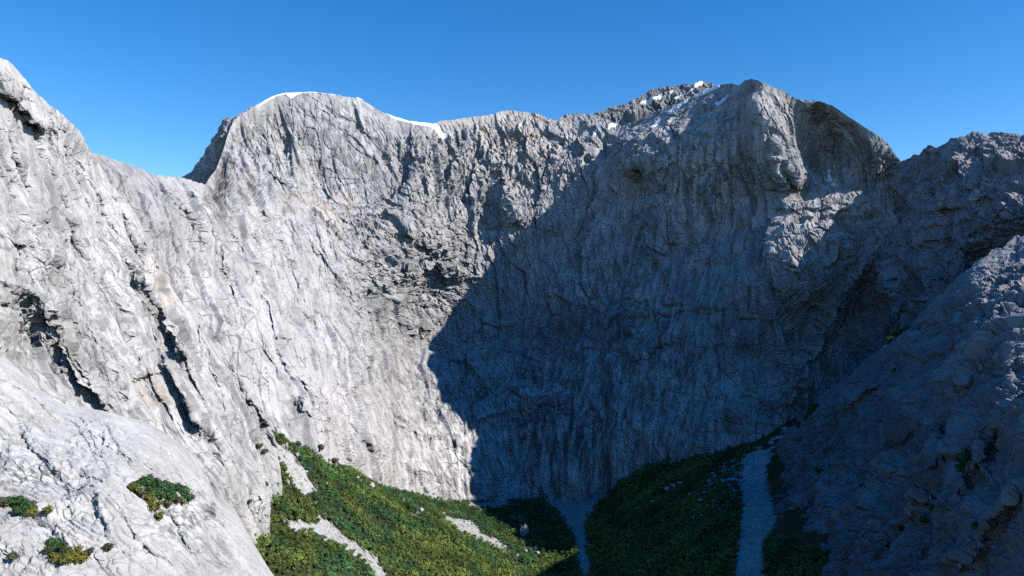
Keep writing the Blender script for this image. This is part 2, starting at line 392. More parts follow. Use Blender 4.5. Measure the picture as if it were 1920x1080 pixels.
# --- the head wall: bright left slabs, dome, ridge, main peak
HW = new_mass(
    x0=90, x1=1760, scale=1.0, step=1.35, back=(0,1,0),
    T=[(90,300),(165,284),(185,290),(210,297),(235,305),(260,314),(285,325),(310,330),(340,333),(365,340),(385,346),(395,330),(405,318),(415,292),(428,250),
       (440,224),(455,214),(470,204),(485,194),(497,188),(510,181),(520,178),(535,175),(560,174),(590,173),(620,177),(650,181),(672,186),(690,194),(705,204),(720,213),(740,220),(760,226),
       (790,230),(815,233),(826,226),(850,224),(870,221),(895,218),(930,213),(940,209),(955,207),(970,209),(985,211),(1000,212),(1015,217),(1030,223),(1043,226),(1056,217),(1070,213),(1090,213),(1110,213),
       (1140,226),(1165,237),(1190,228),(1215,212),(1240,205),(1262,196),(1290,186),(1310,176),(1340,163),(1352,158),(1372,156),(1384,160),(1395,151),(1408,147),(1420,150),(1436,156),(1450,164),(1465,169),
       (1480,178),(1495,186),(1510,188),(1530,189),(1545,193),(1560,197),(1575,207),(1590,219),(1605,228),(1620,238),(1640,250),(1655,259),(1667,272),(1680,290),(1690,302),(1715,320),(1760,345)],
    B=[(90,760),(400,800),(540,875),(700,935),(860,975),(950,975),(1100,972),(1200,925),(1300,895),(1400,870),(1500,830),(1600,780),(1760,720)],
    pts=[(90,300,980),(165,284,1060),(250,312,1140),(340,333,1260),(385,346,1340),(405,318,1470),(428,250,1620),(470,204,1690),(520,178,1745),(600,173,1800),(700,200,1850),(760,226,1880),
         (830,226,1935),(870,221,2000),(955,207,2075),(1043,226,2075),(1110,213,2065),(1165,237,1995),(1230,212,1885),(1290,187,1810),(1345,162,1745),(1380,158,1650),(1408,147,1530),(1393,175,1575),(1345,212,1625),(1290,247,1650),(1240,272,1665),(1195,294,1690),(1450,164,1500),
         (1500,188,1490),(1545,193,1465),(1600,225,1445),(1640,250,1440),(1690,302,1450),(1750,340,1460),
         (480,300,1620),(560,300,1705),(640,280,1765),(720,300,1808),(600,368,1690),(600,420,1595),(700,365,1752),(700,425,1655),(800,365,1825),(810,430,1775),
         (450,335,1480),(430,400,1340),(350,400,1190),(200,400,1000),(300,500,1050),(400,500,1190),(500,450,1430),(500,550,1290),(600,500,1510),(600,600,1405),(480,650,1140),(560,700,1220),
         (600,800,1190),(540,860,1060),(400,780,1020),(200,700,880),(700,500,1612),(700,600,1575),(700,700,1500),(700,800,1410),(700,910,1330),(790,655,1760),(800,520,1805),(800,800,1600),(860,950,1560),
         (900,700,1775),(900,500,1850),(900,350,1945),(1000,480,1845),(1100,380,1850),(1000,300,1965),(1060,430,1842),(940,420,1890),
         (1000,600,1805),(1000,800,1690),(950,945,1645),(1030,940,1645),(1110,940,1605),(1180,900,1545),(1150,700,1640),(1150,500,1740),(1190,340,1745),(1200,420,1710),(1260,310,1660),
         (1330,320,1590),(1390,230,1535),(1300,450,1610),(1400,330,1530),(1415,190,1490),(1455,270,1456),(1488,340,1464),(1500,270,1500),(1478,215,1492),(1400,430,1530),(1200,600,1640),
         (1540,300,1540),(1535,240,1515),(1640,300,1440),(1600,270,1465),(1500,358,1500),(1600,355,1485),(1660,340,1470),(1450,440,1440),(1560,430,1418),(1420,500,1440),(1400,600,1465),(1300,580,1555),(1300,720,1500),
         (1400,750,1415),(1400,860,1375),(1300,880,1450),(1500,600,1435),(1530,700,1410),(1650,560,1430),(1600,450,1405),(1700,450,1430),(1500,800,1380),(1600,700,1430),(1750,600,1460)],
    rug0=.5, rug=[(560,620,150,230,.20),(430,470,120,110,.28),(650,275,120,85,.10),(480,290,70,70,.7),(970,280,170,100,1.0),(830,330,70,90,1.2),(810,500,120,110,1.1),(720,420,120,40,.9),(700,620,70,110,.75),(850,850,140,90,.2),
                  (1100,840,140,110,.08),(1250,720,150,130,.22),(1250,560,120,60,.4),(1000,640,170,70,.75),(1150,225,50,40,1.0),(1290,215,90,35,.35),(1550,410,110,60,.8),(1445,250,50,80,.45),(1350,330,110,110,.45),(1560,620,120,120,.55),(1690,420,80,110,.8)],
    flute0=.06, wob=7, flute=[(1330,340,130,120,1.2),(1560,270,60,60,1.1),(650,280,110,85,.06),(950,420,120,90,1.1),(760,300,50,70,1.2),(560,620,150,220,.45),(850,850,140,90,.12),(1100,830,140,110,.12),(1250,720,120,120,.3)],
    grains=[((-.44,.46,.77), 3.2, (.8,.6,.1), lambda x, y: (1-sstep(640, 860, x))*(1-bowl(x, y))), ((-.08,.15,1), 2.3, (1,-.3,.15), lambda x, y: sstep(640, 860, x)*(1-bowl(x, y))), ((1,.25,-.12), 2.4, (.1,.2,1), bowl)],
    slab=.75, famp=1.45, sheet=.9, lichen=.55, color=(.352,.341,.336),
    streak0=.25, streak=[(1080,820,170,120,1.0),(870,830,130,110,.55),(1250,700,120,130,.7),(640,260,120,80,.55),(1340,330,130,120,.7),(1160,600,90,120,.7),(560,620,140,200,.1)],
    rust=[(985,250,90,50,.9),(620,395,110,35,.85),(700,430,90,30,.4),(1440,180,40,30,.5),(1150,900,40,50,.4)],
    paint=[(640,270,120,80,-.10),(1100,850,180,110,-.55),(1260,750,130,110,-.28),(470,520,170,200,-.36),(600,740,130,180,-.37),(600,380,110,45,-.18),(850,860,130,100,-.36),(1000,240,90,30,-.12),(1550,400,100,60,-.12),(1130,620,200,60,.22),(1590,560,120,90,.25),(780,500,150,110,-.16),(960,270,160,60,-.16),(1080,800,120,100,-.08)],  # sunlit brightness painted on left wall, bowl and ridge; pale slab rock below
    green=[(715,575,40,50,.35),(800,560,90,90,.25),(750,640,40,30,.35),(1000,700,40,14,.9),(900,735,50,12,.8),(1500,740,60,60,.6)],
    feat=[([(1137,245),(1118,320),(1104,380),(1086,430),(1070,470)], 8, 8, -14),
          ([(1165,300),(1172,360),(1180,420),(1168,480)], 9, 12, -12),
          ([(1404,170),(1430,230),(1462,285),(1490,345)], 36, 30, 16),
          ([(1465,300),(1475,340),(1485,370)], 5, 10, -10),
          ([(930,318),(952,350),(958,390),(966,425)], 46, 46, 60),
          ([(1008,375),(1020,405),(1035,430)], 20, 24, 9),
          ([(905,300),(900,350),(875,410)], 24, 40, 26),
          ([(1060,330),(1050,400),(1020,440)], 18, 40, 14),
          ([(772,235),(780,300),(768,345),(752,378)], 16, 70, 32),
          ([(738,240),(748,290),(756,330),(752,360)], 5, 14, -9),
          ([(810,270),(815,320),(800,370)], 14, 40, 16),([(850,260),(855,310),(840,360)], 14, 40, 14),
          ([(600,192),(640,212),(668,221),(690,243),(714,264),(740,310)], 7, 60, 9),
          ([(560,205),(620,228),(680,270),(725,320)], 5, 70, 6),
          ([(545,245),(548,280),(540,322)], 7, 40, 9),([(500,250),(515,300),(540,350)], 8, 50, 7),
          ([(604,298),(600,330),(612,352)], 4, 20, 4),
          ([(430,262),(470,300),(520,330),(600,372),(690,385)], 6, 40, 6),
          ([(640,420),(700,440),(780,430)], 10, 24, 10),([(660,480),(740,500),(820,480)], 10, 24, 11),([(690,540),(760,560),(840,540)], 10, 26, 12),([(720,600),(790,610),(850,590)], 9, 26, 10),
          ([(745,470),(765,500),(800,520)], 14, 26, 11),([(830,455),(845,500),(880,530)], 14, 26, 13),
          ([(870,470),(900,520),(950,540)], 12, 30, 5),([(780,640),(800,600),(830,585)], 10, 30, 8),
          ([(770,690),(800,712),(850,727),(905,742)], 14, 40, 12),
          ([(880,790),(945,768),(1000,755),(1050,755),(1078,776)], 10, 44, 11),
          ([(960,690),(1010,708),(1040,728)], 12, 24, 8),
          ([(1060,590),(1110,605),(1180,588),(1260,585),(1350,572),(1410,548)], 9, 36, 9),
          ([(1010,540),(1040,548),(1120,600),(1170,605)], 8, 30, 9),
          ([(1140,640),(1190,670),(1230,650),(1290,620)], 7, 40, 9),
          ([(1290,865),(1330,800),(1365,765),(1400,735)], 40, 10, 14),
          ([(1360,690),(1385,640),(1420,595)], 30, 7, 10),
          ([(1280,670),(1330,640),(1400,650)], 8, 30, 7),
          ([(1130,690),(1128,800),(1130,930)], 3, 3, -4),
          ([(1147,680),(1150,800),(1152,920)], 5, 30, 6),
          ([(700,760),(760,800),(830,822),(900,852)], 8, 36, 8),
          ([(760,868),(790,880),(815,884)], 14, 30, 12),
          ([(730,770),(770,790),(790,830)], 9, 4, -4),([(540,680),(565,720),(582,765)], 8, 30, 9),
          ([(350,350),(400,420),(430,500),(450,570)], 9, 60, 12),([(420,400),(470,490),(505,570),(530,650)], 9, 70, 14),([(500,420),(560,520),(600,620)], 9, 70, 13),
          ([(570,440),(640,520),(690,590)], 9, 60, 10),([(560,640),(610,740),(650,830)], 9, 70, 12),([(640,690),(670,790),(720,880)], 9, 60, 10),([(480,600),(530,700),(590,800)], 9, 60, 10),([(300,345),(350,400),(390,480)], 8, 50, 9),
          ([(520,632),(540,634),(550,640)], 5, 14, 7),([(475,600),(490,575),(500,560)], 3, 20, 4),
          ([(1245,275),(1238,350),(1212,450)], 34, 60, 26),([(1300,240),(1292,330),(1270,440)], 16, 46, 16),([(1345,225),(1345,330),(1330,430)], 16, 46, 16),([(1400,250),(1405,350),(1390,430)], 14, 40, 12),
          ([(1190,320),(1204,400),(1190,470)], 14, 14, -20),
          ([(1100,640),(1180,560),(1260,500),(1380,450)], 40, 12, 12),
          ([(1520,560),(1545,640),(1545,720),(1530,790)], 50, 50, -12),
          ([(1620,480),(1650,560),(1600,640),(1550,700)], 60, 60, -10),
          ([(1445,560),(1470,650),(1490,720),(1480,780)], 40, 20, 26),
          ([(1640,470),(1590,540),(1530,620),(1500,690)], 14, 60, 20),([(1600,420),(1540,510),(1500,580)], 12, 50, 12),
          ([(1425,470),(1470,480),(1500,500)], 14, 14, 8),([(1440,395),(1500,385),(1570,390),(1640,375)], 10, 30, 10),([(1430,440),(1490,428),(1560,430)], 10, 26, 10),
          ([(850,570),(870,560),(890,575)], 8, 20, 7)],
    stain=[([(1139,685),(1140,800),(1141,935)], 9, .45),([(838,835),(850,880),(862,935)], 5, .22),([(605,300),(612,325),(620,350)], 9, .30),([(690,325),(700,350),(720,365)], 28, .14),
           ([(1000,780),(1002,840),(1000,900)], 14, .22),([(1035,765),(1038,840),(1040,920)], 8, .2),([(980,790),(975,860),(985,930)], 5, .3),([(730,700),(745,760)], 3, .3),([(780,720),(800,800)], 3, .3),([(905,780),(925,930)], 3, .25)],
)

# --- shaded left flank of the dome
DOME = new_mass(
    x0=300, x1=520, back=(-.5,1,0), scale=.9,
    T=[(300,352),(335,336),(345,329),(362,321),(372,306),(378,296),(390,275),(398,262),(405,248),(413,235),(420,224),(430,219),(437,221),(455,211),(470,201),(500,190),(520,186)],
    B=[(300,380),(520,380)],
    pts=[(300,352,1950),(345,329,1870),(390,275,1790),(430,220,1720),(470,201,1730),(520,186,1790),(385,345,1760),(300,380,1900),(430,300,1700),(430,380,1700),(520,380,1780)],
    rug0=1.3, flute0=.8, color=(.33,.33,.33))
# --- dark back peak beyond the ridge
BACK = new_mass(
    x0=1030, x1=1400, back=(0,1,0), scale=1.0, lichen=1.0,
    T=[(1030,245),(1060,235),(1090,222),(1110,213),(1130,207),(1150,200),(1170,195),(1200,181),(1215,170),(1232,165),(1250,161),(1275,159),(1300,157),(1318,154),(1330,152),(1338,158),(1350,172),(1400,200)],
    B=[(1030,330),(1400,330)],
    pts=[(1030,245,2420),(1110,213,2450),(1215,170,2500),(1330,152,2450),(1400,200,2400),(1030,330,2150),(1200,330,2150),(1400,330,2100),(1215,230,2350)],
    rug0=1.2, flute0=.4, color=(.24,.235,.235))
# --- right ridge in shade
RR = new_mass(
    x0=1590, x1=2420, back=(1,.6,0), scale=.9, step=1.6,
    T=[(1590,392),(1650,342),(1690,303),(1708,295),(1711,289),(1716,289),(1722,291),(1729,280),(1737,275),(1745,272),(1755,277),(1762,275),(1772,267),(1779,263),(1781,259),(1788,257),(1796,258),(1801,254),(1806,257),
       (1815,251),(1822,247),(1829,247),(1838,251),(1850,251),(1858,249),(1875,251),(1890,250),(1905,249),(1920,252),(1990,268),(2080,284),(2200,300),(2420,335)],
    B=[(1590,800),(2420,900)],
    pts=[(1590,392,1540),(1650,342,1515),(1690,303,1465),(1745,272,1385),(1790,257,1335),(1870,250,1285),(1920,252,1240),(2100,286,1150),(2420,335,1080),
         (1700,400,1390),(1800,400,1225),(1900,400,1115),(1650,500,1440),(1750,500,1275),(1850,480,1210),(1650,600,1410),(1700,650,1340),(1590,720,1440),(1800,600,1190),(1900,600,1090),(2050,500,1030),(1900,800,1000),(2300,600,860),(2200,880,800),(1600,800,1400)],
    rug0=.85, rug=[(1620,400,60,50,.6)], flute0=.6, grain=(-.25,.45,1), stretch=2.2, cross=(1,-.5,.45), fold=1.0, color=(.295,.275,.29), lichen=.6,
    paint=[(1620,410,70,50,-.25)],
    feat=[([(1850,300),(1760,380),(1690,450),(1630,540)], 14, 60, 18),([(1910,370),(1810,450),(1730,530),(1650,620)], 14, 60, 20),([(1690,420),(1760,400),(1840,380),(1920,340)], 20, 8, -10),([(1650,450),(1740,450),(1840,430)], 10, 16, 8),([(1740,470),(1765,540),(1800,580)], 30, 20, -22),
          ([(1660,460),(1690,540),(1680,600)], 30, 16, 18),([(1780,300),(1760,380),(1740,440)], 30, 12, 10),([(1860,290),(1840,360),(1810,420)], 30, 12, 9)])
# --- near right spur, its top catching the sun
RS = new_mass(
    x0=1420, x1=2900, back=(1,.45,0), scale=.58, step=1.6,
    T=[(1420,872),(1432,848),(1455,825),(1480,803),(1505,776),(1530,752),(1545,738),(1565,722),(1590,702),(1620,676),(1650,655),(1672,640),(1690,622),(1710,606),(1735,580),(1748,568),(1770,545),(1790,525),
       (1800,516),(1812,504),(1828,494),(1838,486),(1850,480),(1866,471),(1880,460),(1895,450),(1910,441),(1920,437),(1960,410),(2060,350),(2200,280),(2500,180),(2900,120)],
    B=[(1420,905),(1440,960),(1480,1040),(1520,1110),(1560,1180),(1700,1300),(2200,1400),(2900,1400)],
    pts=[(1420,872,1440),(1432,848,1430),(1530,752,1270),(1620,676,1130),(1690,622,1020),(1748,568,930),(1812,504,872),(1866,471,870),(1920,437,880),(2060,350,900),(2200,280,900),
         (1920,507,785),(1870,527,790),(1815,548,810),(2060,430,790),(1440,930,1180),(1530,1080,850),(1500,950,1030),(1600,850,960),(1600,1000,800),(1700,900,720),(1700,700,900),(1800,640,760),(1800,800,640),(1900,700,580),(1900,1000,420),(1750,1080,560),(2100,800,420),(2100,1200,320),(1700,1300,500),(2500,180,820),(2900,120,740),(2500,700,430),(2900,700,340),(2500,1300,250),(2900,1400,190)],
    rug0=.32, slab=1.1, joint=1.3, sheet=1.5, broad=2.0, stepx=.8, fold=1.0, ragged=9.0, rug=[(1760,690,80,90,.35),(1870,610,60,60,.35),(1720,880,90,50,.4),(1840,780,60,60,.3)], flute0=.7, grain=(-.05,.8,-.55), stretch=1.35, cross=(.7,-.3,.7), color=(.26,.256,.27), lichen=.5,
    rust=[(1650,885,80,14,.5),(1830,780,60,50,.15)], streak0=.15,
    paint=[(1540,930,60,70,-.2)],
    feat=[([(1760,560),(1700,650),(1620,730),(1540,800),(1480,860)], 30, 14, 24),([(1920,540),(1850,640),(1800,720),(1760,800),(1740,900),(1640,1040)], 50, 20, 40),
          ([(1800,690),(1792,740),(1810,830)], 10, 40, 16),([(1920,720),(1860,800),(1800,900),(1760,1000)], 40, 18, 30),([(1560,900),(1640,880),(1720,890),(1780,860)], 12, 40, 16),([(1620,860),(1700,905),(1740,900)], 10, 30, 10),
          ([(1600,830),(1580,870),(1600,900)], 20, 10, 10),([(1920,900),(1850,980),(1790,1080)], 40, 14, 30),([(1690,660),(1640,720),(1590,800),(1540,860)], 12, 12, -10),
          ([(1850,540),(1830,580),(1840,640),(1800,700)], 30, 10, 12),([(1700,690),(1720,740),(1700,800),(1650,860)], 24, 10, 14),([(1530,900),(1560,960),(1600,1060)], 20, 14, 16),([(1640,930),(1660,1000),(1640,1080)], 20, 14, 16),([(1720,920),(1730,1000),(1700,1080)], 20, 14, 14),
          ([(1870,760),(1830,820),(1850,900)], 20, 12, 14),([(1920,620),(1890,680),(1900,740)], 20, 12, 12)],
    green=[(1880,690,50,30,.6),(1800,620,30,14,.5),(1700,780,40,12,.4),(1860,820,40,14,.4)])
# --- near left buttress
LB = new_mass(
    x0=-700, x1=556, back=(-1,.25,0), bk=.6, scale=.62, step=1.35,
    T=[(-700,-260),(-160,30),(-60,70),(0,108),(12,112),(22,120),(36,135),(50,152),(58,163),(62,170),(72,178),(85,190),(94,199),(105,205),(118,215),(135,230),(150,246),(160,262),(167,278),(180,295),(200,330),(222,362),(240,384),(252,396),(270,440),(300,505),(335,560),
       (370,605),(410,655),(450,705),(490,768),(515,815),(522,850),(527,885),(529,930),(531,985),(540,1020),(548,1050),(556,1090)],
    B=[(-700,1000),(-160,1000),(0,1020),(300,1080),(450,1130),(556,1160)],
    pts=[(-160,30,560),(-700,-260,430),(-700,400,330),(-700,1000,260),(0,108,640),(58,163,680),(105,205,730),(165,277,800),(200,330,850),(240,384,890),(300,505,910),(370,605,930),(450,705,950),(515,815,960),(529,930,920),(540,1030,870),(556,1090,820),
         (0,300,600),(0,450,560),(100,400,690),(100,550,630),(0,640,530),(200,480,780),(200,620,700),(200,750,640),(300,700,750),(300,850,680),(400,800,800),(400,900,740),(470,900,830),(450,1000,760),(500,1050,780),(-160,600,430),(-160,1000,380),(0,900,460),(300,1080,620),(500,1140,740)],
    rug0=.2, fold=1.15, rug=[(60,620,90,60,1.1),(140,680,80,60,.9),(290,500,40,60,.5),(340,620,40,50,.5),(480,770,50,80,.8),(60,340,120,90,.3),(430,900,70,70,.2),(150,560,70,110,.15),(270,740,60,80,.10),(380,740,60,100,.3)],
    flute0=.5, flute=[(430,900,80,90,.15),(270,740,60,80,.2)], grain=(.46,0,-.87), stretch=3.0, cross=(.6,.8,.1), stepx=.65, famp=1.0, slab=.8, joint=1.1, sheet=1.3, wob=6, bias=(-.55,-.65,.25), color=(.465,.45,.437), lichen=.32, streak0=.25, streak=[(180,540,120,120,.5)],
    rust=[(285,735,35,45,.9),(330,570,40,60,.85),(310,500,30,60,.7),(90,650,60,40,.2)],
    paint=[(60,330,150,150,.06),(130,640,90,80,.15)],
    green=[(60,600,60,40,.25),(120,660,60,40,.3),(480,800,40,60,.3)],
    feat=[([(0,166),(18,172),(36,182)], 10, 40, 20),([(35,192),(52,214),(66,232),(92,238)], 14, 44, 26),([(40,180),(70,195),(98,215)], 5, 26, 6),([(26,150),(45,160),(60,166)], 4, 20, 5),
          ([(240,420),(266,465),(272,520),(300,575),(335,640),(360,700)], 16, 70, 42),([(255,382),(298,398),(318,450),(345,520)], 15, 44, 30),([(300,388),(335,420),(352,470),(365,530),(374,600)], 18, 60, 42),
          ([(228,470),(250,500),(262,540),(290,600)], 12, 24, 26),([(290,430),(296,500),(330,590)], 8, 20, 12),
          ([(298,650),(320,700),(345,745),(384,815)], 13, 60, 26),([(428,660),(446,700),(470,745),(502,802)], 24, 70, 40),([(385,640),(410,720),(430,800)], 8, 40, 10),
          ([(0,432),(50,446),(105,480),(150,555),(200,640),(246,745)], 95, 22, 30),([(0,520),(60,545),(110,600),(150,680),(200,760)], 50, 16, 16),
          ([(85,285),(112,370),(150,460),(190,540)], 10, 50, 13),([(130,300),(170,400),(215,480),(260,580)], 9, 44, 11),([(20,260),(50,340),(90,420)], 10, 44, 13),([(165,320),(205,410),(240,480)], 8, 40, 10),([(0,300),(20,360),(50,430)], 9, 40, 10),
          ([(60,240),(90,320),(110,390)], 6, 30, 7),([(195,340),(235,400),(250,440)], 7, 30, 8),
          ([(85,440),(98,475),(105,500)], 9, 18, 9),([(128,508),(142,530),(150,548)], 12, 20, 12),([(213,568),(235,590),(246,635)], 16, 24, 12),([(60,545),(90,560),(110,600)], 12, 20, 8),
          ([(15,447),(35,455),(52,462)], 6, 14, 9),([(246,712),(254,703),(270,697),(290,698)], 5, 30, 12),([(275,770),(288,790),(290,805)], 5, 3, -4),
          ([(385,800),(420,850),(470,920),(500,980)], 8, 50, 9),([(340,640),(375,720),(395,790)], 8, 36, 9),([(250,640),(290,720),(330,790)], 6, 40, 6),([(400,840),(440,900),(470,960)], 4, 40, 4),
          ([(400,850),(425,862),(445,880)], 3, 3, -3)],
)
# --- pale foreground slab
FS = new_mass(
    x0=-700, x1=540, back=(-1,.35,0), bk=.25, scale=.30, step=1.5,
    T=[(-700,400),(-160,590),(-60,640),(0,671),(12,672),(22,680),(36,694),(50,706),(62,719),(75,730),(90,740),(110,755),(130,760),(160,765),(190,770),(215,776),(235,783),(262,788),(285,797),(305,808),(330,826),(350,842),(366,858),(380,880),(392,905),(404,934),
       (420,938),(440,955),(470,1010),(500,1060),(540,1120)],
    B=[(-700,1300),(-160,1200),(540,1200)],
    pts=[(-160,590,410),(-700,400,360),(-700,900,260),(-700,1300,180),(0,671,430),(115,757,442),(230,782,462),(330,826,485),(380,880,500),(404,934,500),(440,955,505),(500,1060,480),(540,1120,460),
         (0,800,380),(0,870,368),(0,900,352),(0,980,325),(0,1080,298),(110,900,372),(200,880,392),(200,960,360),(200,1080,328),(300,880,425),(300,1000,378),(400,970,450),(400,1080,392),(470,1080,430),(-160,900,310),(-160,1200,230),(200,1200,290),(540,1200,420)],
    rug0=.14, rug=[(180,960,90,50,.4),(60,1050,90,40,.7),(100,980,60,40,.5),(330,960,40,50,.4),(230,840,140,60,.12)],
    flute0=.5, flute=[(330,980,60,60,1.0)], grain=(.45,.15,-.8), stretch=3.2, cross=(.6,.7,.1), color=(.43,.42,.405), lichen=.14, streak0=.12, streak=[(50,890,80,30,.9),(340,970,60,40,.9)],
    rust=[(150,1000,120,60,.3),(220,785,60,10,.5),(430,960,40,20,.4)], slab=.35, broad=.3, sheet=1.5, joint=.8, wob=5,
    feat=[([(36,795),(75,850),(112,885),(120,905)], 10, 70, 7),([(0,862),(40,868),(112,882)], 30, 70, 7),([(60,740),(95,765),(150,800),(190,880)], 5, 60, 2),
          ([(200,800),(195,830),(240,855),(262,880)], 4, 30, 2),([(100,760),(160,790),(200,870),(210,905)], 4, 50, 1.6),([(195,812),(250,850),(310,900)], 4, 40, 1.8),
          ([(160,890),(190,898),(240,880)], 6, 30, 3),([(188,915),(186,950),(205,985),(209,1015)], 9, 50, 4),([(170,870),(165,905),(140,940)], 5, 24, 2.4),([(168,905),(185,925),(180,945)], 8, 16, 2.6),
          ([(0,985),(60,960),(95,940)], 16, 20, 3),([(0,1030),(60,1026),(80,1040)], 14, 30, 3),([(160,1045),(230,1035),(290,1010)], 14, 30, 3.4),([(98,985),(118,1005),(140,1015)], 3, 3, -2),([(110,1005),(118,1030)], 3, 3, -2),
          ([(230,960),(260,1010),(330,1060)], 6, 50, 3),([(345,960),(365,1000),(384,1035)], 8, 20, 3.4),([(325,955),(345,1000),(370,1050)], 7, 20, 3.4),([(300,930),(340,980),(350,1020)], 6, 30, 3),
          ([(0,760),(40,790),(90,860)], 3, 3, -1.4),([(120,730),(200,800),(260,900)], 3, 3, -1.2),([(330,920),(380,920),(404,934)], 10, 40, 5),([(0,700),(60,745),(130,800)], 3, 40, 1.4),([(30,1060),(60,1070),(90,1080)], 4, 3, -2),([(60,960),(100,1000),(110,1030)], 3, 3, -1.5)],
)

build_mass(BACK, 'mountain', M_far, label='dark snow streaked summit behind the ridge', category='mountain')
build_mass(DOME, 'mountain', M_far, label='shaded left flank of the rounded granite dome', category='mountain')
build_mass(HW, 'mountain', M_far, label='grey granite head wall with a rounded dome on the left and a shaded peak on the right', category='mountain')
build_mass(RR, 'mountain', M_far, label='shaded jagged ridge on the right under the skyline', category='mountain')
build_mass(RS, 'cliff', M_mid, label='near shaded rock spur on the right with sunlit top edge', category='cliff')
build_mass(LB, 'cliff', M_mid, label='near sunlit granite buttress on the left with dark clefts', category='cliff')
build_mass(FS, 'cliff', M_near, label='smooth pale granite slab in the lower left corner with bushes on its ledges', category='cliff')

# ------------------------------------------------------------------ valley floor and talus aprons
VP = [(530,832,1040),(560,862,1045),(700,907,1300),(860,945,1545),(950,938,1640),(1030,937,1645),(1110,935,1605),(1180,897,1530),(1300,860,1440),(1400,838,1375),(1460,800,1385),(1530,770,1400),
      (540,900,960),(535,1000,850),(560,1080,760),(620,960,1000),(700,1080,880),(700,1000,1040),(850,1080,1050),(850,1000,1260),(1000,1080,1240),(950,990,1440),(1060,1080,1235),(1060,1000,1440),(1120,1080,1200),
      (1200,1080,1090),(1200,980,1280),(1300,1080,990),(1300,950,1220),(1400,1080,920),(1400,950,1140),(1450,1080,880),(1440,900,1260),(1530,1080,840),(1600,1080,800)]
_w = unproj(np.array([p[0] for p in VP], float), np.array([p[1] for p in VP], float), np.array([p[2] for p in VP], float))
_w = np.concatenate([_w, np.array([(0,700,-535),(60,950,-510),(0,400,-560),(-300,500,-470),(-260,640,-360),(450,600,-420),(500,400,-460),(0,0,-580),(-600,0,-560),(600,0,-560),(-500,900,-180),(600,1300,-260),(100,1900,-470),(-200,1900,-470),(500,1900,-400),(900,900,-300)], float)], 0)
VT = TPS(np.stack([_w[:,0], _w[:,1], _w[:,2]], 1), .001)
def valley_z(x, y, rough=True):
    x = np.asarray(x, float); y = np.asarray(y, float)
    z = np.clip(VT(x, y), -600, 0)
    far = np.maximum(np.maximum(np.abs(x-50)-750, 0), np.maximum(np.maximum(450-y, 0), np.maximum(y-1900, 0)))
    k = sstep(0, 700, far); z = z*(1-k) - 590*k
    if rough:
        q = np.stack([x, y, 0*x], -1).reshape(-1, 3)
        z = z + ((3.2*fbm(q/70, 3, 91) + 1.3*fbm(q/14, 3, 92))*1.0).reshape(z.shape)
    return z

def in_poly(px, py, poly):
    r = np.zeros(px.shape, bool); n = len(poly)
    for k in range(n):
        x1, y1 = poly[k]; x2, y2 = poly[(k+1) % n]
        if y1 == y2: continue
        c = ((y1 > py) != (y2 > py)) & (px < (x2-x1)*(py-y1)/(y2-y1)+x1)
        r ^= c
    return r

SCREE = [[(510,826),(536,838),(552,856),(573,888),(592,915),(588,930),(568,930),(548,908),(530,872),(515,845)],
         [(528,972),(556,975),(600,985),(592,962),(612,972),(640,1000),(682,1030),(708,1048),(736,1090),(712,1090),(690,1060),(640,1030),(590,1003),(545,990)],
         [(818,960),(850,972),(890,980),(902,1000),(935,1012),(955,1032),(938,1034),(900,1012),(870,1000),(838,978)],
         [(866,944),(905,942),(952,936),(958,946),(905,956)],
         [(1022,938),(1030,930),(1112,930),(1135,925),(1118,950),(1096,985),(1100,1020),(1108,1060),(1096,1090),(1084,1050),(1078,1005),(1052,968)],
         [(1394,850),(1440,842),(1448,850),(1433,885),(1442,930),(1456,972),(1434,1015),(1434,1092),(1372,1092),(1386,1020),(1391,950),(1390,890)],
         [(770,966),(790,956),(796,966)]]
SPARSE = [[(1405,853),(1440,825),(1478,798),(1500,780),(1506,800),(1470,828),(1438,846)],[(1320,892),(1350,868),(1405,850),(1400,915),(1370,905)],[(1300,915),(1350,885),(1395,895),(1385,935),(1320,925)],[(575,930),(600,945),(612,975),(592,960)],[(935,1014),(985,1050),(960,1040)]]

def scree_mask(px, py, x, y):
    q = np.stack([np.ravel(x)/9., np.ravel(y)/9., 0*np.ravel(x)], 1)
    jx = (fbm(q, 3, 95)*9).reshape(px.shape); jy = (fbm(q+50, 3, 96)*6).reshape(px.shape)
    m = np.zeros(px.shape)
    for s_ in SCREE: m = np.maximum(m, in_poly(px+jx, py+jy, s_))
    sp = np.zeros(px.shape, bool)
    for s_ in SPARSE: sp |= in_poly(px+jx, py+jy, s_)
    m = np.maximum(m, sp*(fbm(q*.8+9, 2, 97) > .12).reshape(px.shape))
    return m

xs = np.concatenate([[-6000,-4000,-2400,-1500,-1000], np.arange(-720, 880, 4.0), [1100,1600,2500,4200,6000]])
ys = np.concatenate([[-4000,-1800,-700,-100,250,450], np.arange(600, 1740, 4.0), [1900,2300,3000,4500,6500]])
GX, GY = np.meshgrid(xs, ys)
GZ = valley_z(GX, GY)
yy = np.maximum(GY, 50)
gpx, gpy = 960+FOC*GX/yy, 540-FOC*GZ/yy
sm = scree_mask(gpx, gpy, GX, GY)
sm[(GY < 620) | (GY > 1730)] = 0
q = np.stack([GX.ravel()/12, GY.ravel()/12, GZ.ravel()/12], 1)
nz = (1+.5*fbm(q, 3, 98)).reshape(GX.shape)
gc = np.array([.035,.042,.018])[None,None]*nz[...,None]*(1-sm[...,None]) + np.array([.44,.43,.415])[None,None]*sm[...,None]*(.75+.25*nz[...,None])
link('valley_floor', make_mesh('valley_floor', np.stack([GX, GY, GZ], -1).reshape(-1,3), grid_faces(len(ys), len(xs))[:, ::-1], gc.reshape(-1,3)), M_ground,
     kind='structure', label='valley floor and talus aprons under the granite walls', category='valley floor')

